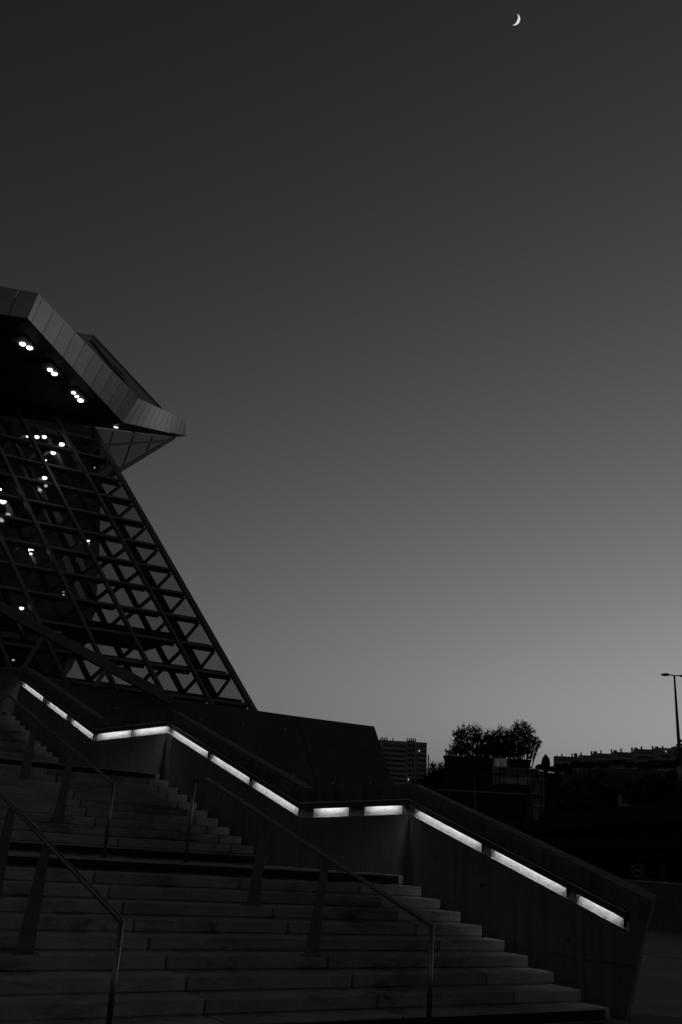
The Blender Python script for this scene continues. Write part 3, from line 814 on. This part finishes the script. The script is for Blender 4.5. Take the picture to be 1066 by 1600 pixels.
# cedar at the right edge with flat tiers
g = ground_at(1064, 1155, 400); tp_ = at(1065, 1155, 400); hh = tp_.z - g.z
ce = thing("cedar_tree", g, "tiered cedar at the right edge behind the tall lamp post", "tree"); m = MB(); rnd = random.Random(9)
for k in range(7):
    z = hh - .6 - k * 1.6
    for j in range(5):
        a = rnd.uniform(0, 6.28); L_ = (0.9 + k * .55) * rnd.uniform(.7, 1.1)
        leafball(m, g + Vector((math.cos(a) * L_ * .6, math.sin(a) * L_ * .6, z)), L_ * .7, L_ * .7, .45, 130, .55, rnd, 6)
m.build("crown", M_leaf, ce, fix=False)
m = MB(); m.tube([g - Vector((0, 0, .5)), g + Vector((0, 0, hh))], [.4, .06], 7); m.build("trunk", M_bark, ce)

# trees rising behind the flat-roofed dark building
def cluster_tree(px, d, label, seed, lobes, n, group="loose crowned trees rising above the flat roofed dark building"):
    g = ground_at(px, 1180, d); rnd = random.Random(seed); k = d / F * 1.04
    t = thing("tree", g, label, "tree", group)
    m = MB(); tot = sum(l[2] * l[3] for l in lobes)
    for lx, ly, rx, ry in lobes:
        c = at(lx, ly, d + rnd.uniform(-2, 2)); leafball(m, c, rx * k, (rx + ry) * .5 * k, ry * k, int(n * rx * ry / tot), .34, rnd, 18)
        for _ in range(int(rx * ry / 3)):          # loose sprays at the outline
            a_ = rnd.uniform(0, 6.28); f = rnd.uniform(.8, 1.12)
            sx_, sz_ = math.cos(a_) * rx * k, math.sin(a_) * ry * k
            leafball(m, c + Vector((sx_ * f, rnd.uniform(-1, 1), sz_ * f)), .45, .45, .45, 9, .32, rnd, 3)
            if rnd.random() < .7:                  # a twig carrying a few leaves out past the crown
                for q_ in range(7): leafball(m, c + Vector((sx_ * (.9 + q_ * .08) + rnd.uniform(-.1, .1), rnd.uniform(-.3, .3), sz_ * (.9 + q_ * .08) + q_ * .05)), .18, .18, .18, 2, .26, rnd, 2)
    m.build("crown", M_leaf, t, fix=False)
    b = MB(); zt = max(at(l[0], l[1], d).z for l in lobes)
    b.tube([g - Vector((0, 0, .5)), Vector((g.x, g.y, g.z * .4 + zt * .6))], [.4, .22], 8)
    for lx, ly, rx, ry in lobes:
        e = at(lx, ly - ry * .6, d); s_ = Vector((g.x, g.y, g.z * .6 + zt * .4)); b.tube([s_, s_.lerp(e, .55) + Vector((0, 0, -.6)), e], [.2, .12, .04], 5)
        for _ in range(4):
            e2 = at(lx + rnd.uniform(-rx, rx), ly + rnd.uniform(-ry, ry * .3), d); q = s_.lerp(e, .7); b.tube([q, e2], [.09, .03], 5)
    b.build("trunk", M_bark, t); return t
cluster_tree(738, 212, "wide loose crowned tree above the left half of the flat dark roof", 11, [(717, 1150, 7, 7), (724, 1143, 8, 7), (730, 1152, 12, 11), (741, 1144, 8, 9), (748, 1152, 9, 10), (757, 1158, 12, 10), (765, 1152, 7, 8), (766, 1166, 11, 12), (735, 1166, 22, 11), (712, 1158, 4, 4), (720, 1170, 9, 7), (752, 1174, 22, 9), (727, 1176, 20, 7), (707, 1175, 8, 5), (700, 1178, 5, 3), (713, 1146, 4, 4)], 4100)
cluster_tree(780, 208, "narrow upright tree between the two wide trees above the flat dark roof", 12, [(779, 1146, 5, 8), (785, 1152, 8, 10), (774, 1156, 8, 9), (786, 1164, 12, 12), (773, 1169, 12, 11), (780, 1175, 18, 9), (794, 1158, 5, 8), (768, 1177, 18, 7), (791, 1170, 9, 10), (769, 1160, 6, 9)], 3000)
cluster_tree(815, 214, "tallest loose crowned tree at the right end of the flat dark roof", 13, [(802, 1149, 7, 8), (808, 1138, 5, 8), (812, 1150, 10, 12), (822, 1143, 8, 9), (829, 1153, 9, 9), (836, 1160, 6, 5), (840, 1166, 4, 3), (826, 1165, 11, 9), (808, 1166, 16, 12), (797, 1160, 6, 9), (814, 1177, 19, 8), (798, 1172, 10, 10), (843, 1158, 3, 3), (818, 1134, 4, 5), (798, 1146, 4, 6)], 4100)
cluster_tree(660, 330, "broad dark tree hiding the foot of the tall apartment block", 80, [(648, 1229, 8, 6), (658, 1225, 9, 7), (669, 1224, 9, 9), (680, 1226, 8, 14)], 2200, None)
cluster_tree(677, 300, "small loose leaved tree just right of the tall apartment block", 71, [(676, 1196, 5, 7), (680, 1204, 8, 8), (672, 1206, 6, 9), (674, 1218, 10, 10)], 1500, None)
cluster_tree(689, 290, "low bushy tree between the tall apartment block and the flat roofed dark building", 72, [(688, 1197, 6, 6), (693, 1201, 5, 8), (685, 1208, 9, 9), (690, 1220, 10, 12)], 1600, None)
crest_tree(708, 1169, 205, 20, "low shrubby tree at the left end of the flat dark roof", 14, None, n=1000, leaf=.3, clumps=16)

# ------------------------------------------------------------------ flat roofed dark building under the trees
a0, a1 = at(695, 1181, 190), at(828, 1181.5, 190)
db = thing("flat_roofed_building", ((a0.x + a1.x) / 2, (a0.y + a1.y) / 2, hill_z(a0.x, a0.y) - 1), "plain dark flat roofed building standing in front of the loose crowned trees", "building")
zt2 = a0.z
dx = (a1 - a0).normalized(); dy = Vector((-dx.y, dx.x, 0))
m = MB(); q = [a0, a1, a1 + dy * 9, a0 + dy * 9]; q = [Vector((p.x, p.y, -1)) for p in q]; m.prism(q, (0, 0, zt2 + .8)); m.build("wall", M_dwall, db)
m = MB(); q = [a0 - dx * .3 - dy * .3, a1 + dx * .3 - dy * .3, a1 + dx * .3 + dy * 9.3, a0 - dx * .3 + dy * 9.3]; m.prism([Vector((p.x, p.y, zt2 - .19)) for p in q], (0, 0, .25)); m.build("roof", M_dwall, db)
for i in range(6):
    for j in range(3):
        c = a0 + dx * (1.6 + i * 2.6) - dy * .03; c.z = zt2 - 2.2 - j * 3
        m = MB(); m.box(c, 1.1, .10, 1.4, math.atan2(dx.y, dx.x)); m.build("window", M_win, db)

# ------------------------------------------------------------------ tall apartment block on the left
DA = 550.0
al, ar = at(560, 1158.6, DA), at(667, 1161.6, DA)
ax = (ar - al); ax.z = 0; ax.normalize(); ay = Vector((-ax.y, ax.x, 0)); ang = math.atan2(ax.y, ax.x)
zr = at(640, 1160.5, DA).z
apt = thing("apartment_block", (al.x * .5 + ar.x * .5, al.y * .5 + ar.y * .5, zr - 42), "tall apartment block with a pale stair tower and clustered chimneys", "building")
def apx(px, py, d=0.0):
    """point on the block's front plane (pushed d metres towards the viewer)"""
    o = al - ay * d; r = ray(px, py); return CAM + r * ((o - CAM).dot(ay) / r.dot(ay))
def abox(x0, y0, x1, y1, dep, front, name, mt, par):
    A_, B_ = apx(x0, y1), apx(x1, y0); w_ = (B_ - A_).dot(ax); h_ = B_.z - A_.z
    c = A_ + ax * w_ / 2 - ay * (front - dep / 2); c.z = A_.z + h_ / 2
    m = MB(); m.box(c, w_, dep, h_, ang); return m.build(name, mt, par)
abox(560, 1160.3, 667.3, 1262, 13, 0, "wall", M_apt, apt)
abox(667.2, 1178, 671, 1262, 9, -1.5, "side_wing", M_apt, apt)
tw = abox(634.9, 1160.0, 651, 1262, 3, 1.0, "stair_tower", M_aptl, apt)
for r_ in range(9):
    y = 1165.2 + r_ * 7.72
    for x in (640.2, 645.6):
        abox(x - 1.5, y - 2.1, x + 1.5, y + 2.1, .5, 1.2, "window", M_win, apt)
for r_ in range(9):
    y = 1163.6 + r_ * 7.72
    abox(598, y, 634.6, y + 5.2, .3, .12, "glazed_loggia", M_aptd, apt)
    abox(598, y + 5.3, 634.6, y + 7.2, 1.2, .9, "balcony", M_aptl if r_ in (2, 4) else M_apt, apt)
    abox(651.4, y, 667, y + 5.2, .3, .12, "glazed_loggia", M_aptd, apt)
    abox(651.4, y + 5.3, 667, y + 7.2, 1.2, .9, "balcony", M_aptl if r_ == 5 else M_apt, apt)
abox(654.9, 1172.9, 655.7, 1173.7, .3, .5, "lit_window", M_litwin, apt)
abox(638.0, 1218, 638.8, 1218.8, .3, 1.6, "lit_window", M_litwin, apt)
def stack(x0, x1, yb, yt, pots):
    s_ = abox(x0, yt + 4.6, x1, yb, 2, -2, "chimney_stack", M_aptd, apt)
    for x in pots:
        q = apx(x, yt + 4.7) + ay * 3; q2_ = apx(x, yt) + ay * 3
        m = MB(); m.tube([q, q2_, q2_ + Vector((0, 0, .01))], [.34, .30, .42], 8); m.build("chimney_pot", M_aptd, s_)
stack(594, 605.6, 1160.2, 1151, (595.4, 598.3, 601.4, 604.9))
stack(612.8, 616, 1160.2, 1152.3, (614.4,))
stack(636, 650.2, 1160.2, 1152.4, (636.6, 640.1, 643.4, 646.1, 649.4))

# ------------------------------------------------------------------ long apartment bar on the crest
DB = 500.0
bl, br = at(865, 1184, DB), at(1072, 1170, DB)
bx = (br - bl); bx.z = 0; bx.normalize(); by = Vector((-bx.y, bx.x, 0)); bang = math.atan2(bx.y, bx.x)
bar = thing("apartment_bar", (bl.x * .5 + br.x * .5, bl.y * .5 + br.y * .5, 38), "long low apartment block stepping up the crest with a row of chimneys", "building")
def bpx(px, py):
    r = ray(px, py); return CAM + r * ((bl - CAM).dot(by) / r.dot(by))
def bbox(x0, y0, x1, y1, dep, front, name, mt, par):
    A_, B_ = bpx(x0, y1), bpx(x1, y0); w_ = (B_ - A_).dot(bx); h_ = B_.z - A_.z
    c = A_ + bx * w_ / 2 - by * (front - dep / 2); c.z = A_.z + h_ / 2
    m = MB(); m.box(c, w_, dep, h_, bang); return m.build(name, mt, par)
mods = [(865.4, 1183.6, 904), (904.2, 1181.3, 927), (927.2, 1178.6, 958), (958.2, 1176.6, 991.6), (991.8, 1172.0, 1024), (1024.2, 1170.0, 1052), (1052.2, 1168.5, 1100)]
for k, (x0, y0, x1) in enumerate(mods):
    wl = bbox(x0, y0, x1, y0 + 62, 11, 0, "wall", M_apt, bar)
    bbox(x0 + .2, y0 - .8, x1 - 1.2, y0 - .1, 11.6, .3, "roof", M_aptd, bar)
    for r_ in range(4):
        y = y0 + 3.2 + r_ * 8.6
        xa = x0 + (6.5 if k % 2 else 4.5)
        bbox(xa, y, x1 - 2.5, y + 3.8, .3, .1, "loggia", M_aptd, bar)
        bbox(xa, y + 4.0, x1 - 2.5, y + 6.4, 1.2, .9, "balcony", M_aptl, bar)
        bbox(x0 + 1.4, y + .4, x0 + 3.0, y + 3.2, .3, .1, "window", M_win, bar)
for x, wd_, yt, yb in ((870, 1.3, 1180.6, 1184), (877.7, 1.6, 1178.8, 1184), (893.7, 1.7, 1178.2, 1183.8), (899.3, 4.2, 1178, 1183.8), (907.9, 1.7, 1176.3, 1181.5), (924.4, 2.2, 1174.6, 1181.5), (930.2, 4.6, 1174.6, 1179), (939, 1.8, 1173, 1179), (955.8, 2.0, 1171.7, 1179), (961.5, 4.4, 1173, 1177), (970.6, 2.0, 1170.3, 1177), (987.8, 2.3, 1168.8, 1177), (993.8, 4.4, 1168.9, 1172.5), (1002.8, 2.1, 1167.3, 1172.5), (1020.2, 2.1, 1166.7, 1172.5), (1026.6, 4.2, 1167.2, 1170.5), (1035.7, 2.0, 1166.3, 1170.5)):
    c_ = bbox(x - wd_ * .62, yt - 1.6, x + wd_ * .62, yb, 1.2, -2, "chimney", M_aptd, bar)
bbox(1040.2, 1173.9, 1041.0, 1174.6, .3, .6, "lit_window", M_litwin, bar)

# ------------------------------------------------------------------ elevated road bridge
ZB = 6.6
e0, e1 = on_z(780, 1285, ZB), on_z(1066, 1251, ZB)
dv = (e1 - e0).normalized(); nv = Vector((-dv.y, dv.x, 0))
if nv.y < 0: nv = -nv
E0, E1 = e0 - dv * 60, e1 + dv * 45
br_ = thing("road_bridge", (e0.x, e0.y, 0), "dark elevated road bridge crossing behind the lit wall's lower end", "bridge")
def bslab(z0, z1, n0, n1, name, mt):
    m = MB(); m.hexa([E0 + nv * n0, E1 + nv * n0, E1 + nv * n1, E0 + nv * n1] * 2)
    for i, q in enumerate(m.v): q_ = q.copy(); q_.z = z0 if i < 4 else z1; m.v[i] = q_
    return m.build(name, mt, br_)
bslab(ZB - .9, ZB - .002, 0, .35, "parapet", M_bridge)
bslab(ZB, ZB + .06, -.05, .40, "parapet_cap", M_bridgetop)
bslab(ZB - 1.35, ZB - .92, -.3, 16, "deck", M_bridge)
bslab(ZB - 3.1, ZB - 1.37, 1.0, 2.0, "girder", M_bridge); bslab(ZB - 3.1, ZB - 1.37, 12.0, 13.0, "girder", M_bridge)
Lb = (E1 - E0).length
for i in range(5):
    c = E0 + dv * (Lb * (i + .4) / 5) + nv * 6; 
    m = MB(); m.box((c.x, c.y, (ZB - 3.12) / 2 - .25), 1.2, 9, ZB - 3.12 + .5, math.atan2(dv.y, dv.x)); m.build("pier", M_bridge, br_)
# pale metal fitting on the parapet
f0 = on_z(970, 1257, ZB + .2); fd = (f0 - CAM).xy.length
fm = MB()
b0 = at(966, 1258, fd); b1 = at(977, 1258, fd); b2__ = at(985, 1257, fd)
fx = (b1 - b0); fx.z = 0; fw_ = fx.length; fx.normalize(); fa = math.atan2(fx.y, fx.x)
hh = (at(970, 1241, fd).z - b0.z)
zc = ZB + .062
fm.box((b0.x + fx.x * fw_ * .3, b0.y + fx.y * fw_ * .3, zc + hh / 2), fw_ * .5, .12, hh, fa)
fm.box((b0.x + fx.x * fw_ * .95, b0.y + fx.y * fw_ * .95, zc + hh * .3), fw_ * .16, .12, hh * .6, fa)
fm.box((b0.x + fx.x * fw_ * 1.2, b0.y + fx.y * fw_ * 1.2, zc + .08), fw_ * 1.3, .2, .16, fa)
fm.top("barrier_bracket", M_galv, "small pale upright metal bracket on the edge of the dark road bridge", "bracket")

# ------------------------------------------------------------------ sign gantry standing on the bridge
DG = (on_z(836, 1276, ZB) - CAM).xy.length + 1.2
gb = at(836, 1276, DG); gx = Vector((gb.y, -gb.x, 0)).normalized(); gy = Vector((-gx.y, gx.x, 0)); gang = math.atan2(gx.y, gx.x)
gan = thing("sign_gantry", (gb.x, gb.y, ZB - .9), "pale steel sign gantry with a railed walkway and a caged ladder, seen from behind", "gantry")
def gp_(px, py, d=0.0):
    o = gb - gy * d; r = ray(px, py); return CAM + r * ((o - CAM).dot(gy) / r.dot(gy))
def gbox(x0, y0, x1, y1, dep, front, name, mt, par=None):
    A_, B_ = gp_(x0, y1), gp_(x1, y0); w_ = (B_ - A_).dot(gx); h_ = B_.z - A_.z
    c = A_ + gx * w_ / 2 - gy * (front - dep / 2); c.z = A_.z + h_ / 2
    m = MB(); m.box(c, w_, dep, h_, gang); return m.build(name, mt, par or gan)
gbox(834.8, 1222, 841.2, 1281, .40, 0, "mast", M_galv)
for x in (829.6, 833.2): gbox(x - .5, 1202, x + .5, 1277, .10, .9, "frame_post", M_galv)
for x in (843.6, 849.6): gbox(x - .45, 1201, x + .45, 1273, .08, .9, "ladder_rail", M_galv)
for k in range(14):
    y = 1206 + k * 4.9; gbox(843.9, y, 849.3, y + .6, .05, .88, "ladder_rung", M_galv)
for y in (1203, 1219, 1241, 1259): gbox(829.2, y, 850.2, y + .9, .6, 1.1, "cage_hoop", M_galv)
wk = MB(); A_, B_ = gp_(780.5, 1228), gp_(829, 1226.5)
gq = [gp_(781, 1198.3, .3), gp_(829, 1202, .3), gp_(829, 1214.5, .3), gp_(781, 1213.5, .3)]
MB().prism(gq, gy * .04).build("mesh_screen", M_mesh, gan)
gq = [gp_(781, 1214, .32), gp_(829, 1215, .32), gp_(829, 1227, .32), gp_(781, 1224, .32)]
MB().prism(gq, gy * .05).build("toe_panel", M_toe, gan)
for x in (781, 787.5, 808.5, 824.5): 
    a_, b_ = gp_(x, 1198 + (x - 781) * .07, .42), gp_(x, 1225 + (x - 781) * .05, .42); m = MB(); m.bar(a_, b_, .09, .06, gy); m.build("rail_post", M_pole, gan)
m = MB(); m.bar(gp_(780, 1198, .42), gp_(830, 1201.8, .42), .07, .07, gy); m.build("walkway_rail", M_galv, gan)
MB().prism([gp_(772, 1226, .3), gp_(829, 1228, .3), gp_(829, 1229.2, .3), gp_(772, 1227.2, .3)], gy * 1.3).build("walkway", M_pole, gan)
gbox(773.6, 1185.4, 782.2, 1198.0, .08, .25, "sign_panel", M_white); gbox(782.8, 1186, 792, 1198.2, .08, .25, "sign_panel", M_white)
gbox(770.0, 1183.4, 773.0, 1226, .3, .3, "edge_post", M_galv); gbox(793.0, 1186, 794.6, 1199, .12, .3, "edge_post", M_galv)
gbox(770.0, 1199, 780.4, 1225, .10, .2, "side_sheet", mat("side_sheet_metal", .30, .5, .1, 2), gan)
for x, y in ((777.8, 1189), (787.2, 1189.6)): 
    q = gp_(x, y, .26); m = MB(); m.tube([q, q - gy * .03], .05, 8); m.build("bolt", M_pole, gan)
gbox(830.5, 1225, 836.5, 1254, .4, .55, "control_cabinet", M_pole, gan)

# portal bar in front of the gantry
pt0, pt1 = at(684, 1233.5, 95), at(826, 1233, 95)
po = thing("steel_portal", (pt0.x * .5 + pt1.x * .5, pt0.y * .5 + pt1.y * .5, 0), "thin steel portal bar running level behind the sloping wall to the gantry", "portal")
m = MB(); pt1.z = pt0.z; m.bar(pt0, pt1, .12, .10); m.build("crossbar", M_galv, po)
for q in (pt0, pt1):
    m = MB(); m.bar(Vector((q.x, q.y, -.2)), Vector((q.x, q.y, q.z - .06)), .12, .12, (0, 1, 0)); m.build("post", M_pole, po)

# ------------------------------------------------------------------ street lamps
# low lamp with a single arm
lq = at(742.5, 1213, 60.0); lt = at(783, 1208.5, 59.0)
l1 = thing("street_lamp", (lq.x, lq.y, 0), "low street lamp with one long arm reaching across in front of the sign gantry", "street lamp")
m = MB(); m.tube([Vector((lq.x, lq.y, -.1)), Vector((lq.x, lq.y, 3)), lq], [.075, .065, .05], 10); m.build("pole", M_pole, l1, smooth=True)
m = MB(); m.tube([lq + (lq - lt) * .12 + Vector((0, 0, .04)), lq, lt], [.04, .045, .04], 8); m.build("arm", M_pole, l1, smooth=True)
ad_ = (lt - lq).normalized(); axm = Matrix((ad_, Vector((0, 0, 1)).cross(ad_).normalized(), Vector((0, 0, 1)))).transposed()
m = MB(); m.blob(lt - ad_ * .15, .34, .14, .09, 14, 8, axm); m.build("lamp_head", M_pole, l1, smooth=True)
# tall lamp with two heads on the bridge
DL = 70.0
lt = at(1053.8, 1056, DL); lb_ = at(1065.5, 1232, DL)
l2 = thing("street_lamp", (lb_.x, lb_.y, ZB - .9), "tall slim street lamp with two flat heads standing on the road bridge", "street lamp")
m = MB(); m.tube([Vector((lb_.x, lb_.y, ZB - .9)), lb_, lb_.lerp(lt, .5), lt], [.13, .12, .10, .06], 12); m.build("pole", M_pole, l2, smooth=True)
m = MB(); q0 = lb_.lerp(lt, .06); q1_ = lb_.lerp(lt, .19); m.tube([q0, q1_], .19, 12); m.build("pole_sleeve", M_galv, l2, smooth=True)
aL, aR = at(1043, 1054.2, DL), at(1066, 1056.2, DL)
for a_, sgn in ((aL, -1), (aR, 1)):
    m = MB(); m.tube([lt, lt.lerp(a_, .5) + Vector((0, 0, .02)), a_], [.045, .04, .04], 8); ar_ = m.build("arm", M_pole, l2, smooth=True)
    hx = (a_ - lt); hx.z = 0; hx.normalize(); axm = Matrix((hx, Vector((-hx.y, hx.x, 0)), Vector((0, 0, 1)))).transposed()
    m = MB(); m.blob(a_ + hx * .12, .30, .15, .10, 16, 8, axm); m.build("lamp_head", M_pole, l2, smooth=True)

# round no-entry sign in the gloom under the bridge
sg = at(996, 1360, 42.0)
rs = thing("road_sign", (sg.x, sg.y, 0), "round road sign with a pale bar, dim under the dark road bridge", "sign")
sv = (CAM - sg); sv.z = 0; sv.normalize(); sx = Vector((-sv.y, sv.x, 0))
m = MB(); m.tube([sg, sg + sv * .03], .22, 24); pl_ = m.build("sign_plate", M_signpl, rs)
m = MB(); m.box(sg + sv * .035, .28, .012, .055, math.atan2(sx.y, sx.x)); m.build("bar", M_galv, pl_)
ringm = MB()
for k in range(24):
    a, b = 2 * math.pi * k / 24, 2 * math.pi * (k + 1) / 24
    f = lambda an, r, o: sg + sx * math.cos(an) * r + Vector((0, 0, math.sin(an) * r)) + sv * o
    ringm.hexa([f(a, .195, .031), f(b, .195, .031), f(b, .22, .031), f(a, .22, .031), f(a, .195, .036), f(b, .195, .036), f(b, .22, .036), f(a, .22, .036)])
ringm.build("sign_rim", M_galv, pl_)
m = MB(); m.tube([Vector((sg.x, sg.y, -.1)) - sv * .05, sg - sv * .05 + Vector((0, 0, .22))], .03, 8); m.build("post", M_pole, rs)

# ------------------------------------------------------------------ moon: the lit crescent of the sphere
MD = 9000.0
mc = CAM + ray(804.5, 30.3).normalized() * MD
mv = (CAM - mc).normalized(); rad = MD * math.tan(math.radians(.272))
hor = (CX * 75 / 195 + CU * 180 / 195); hor = (hor - mv * hor.dot(mv)).normalized()
lit = hor.cross(mv).normalized()
if lit.dot(CX) < 0: lit = -lit
m = MB(); NU, NT = 32, 10; thm = math.acos(1 - 2 * .25)
for sh in (1.0, .97):
    for i in range(NU + 1):
        ph = math.radians(-89.5 + 179 * i / NU)
        for j in range(NT + 1):
            th_ = thm * j / NT - (0.02 if sh < 1 else 0)
            m.v.append(mc + (hor * math.sin(ph) + (lit * math.cos(th_) + mv * math.sin(th_)) * math.cos(ph)) * rad * sh)
n1 = (NU + 1) * (NT + 1)
for o_ in (0, n1):
    for i in range(NU):
        for j in range(NT):
            k = o_ + i * (NT + 1) + j; m.f.append([k, k + 1, k + NT + 2, k + NT + 1]); m.m.append(0)
for i in range(NU):
    for j in (0, NT):
        k = i * (NT + 1) + j; m.f.append([k, k + NT + 1, n1 + k + NT + 1, n1 + k]); m.m.append(0)
m.top("moon", M_moon, "bright crescent moon high in the dark sky", "moon", base=mc, smooth=True)
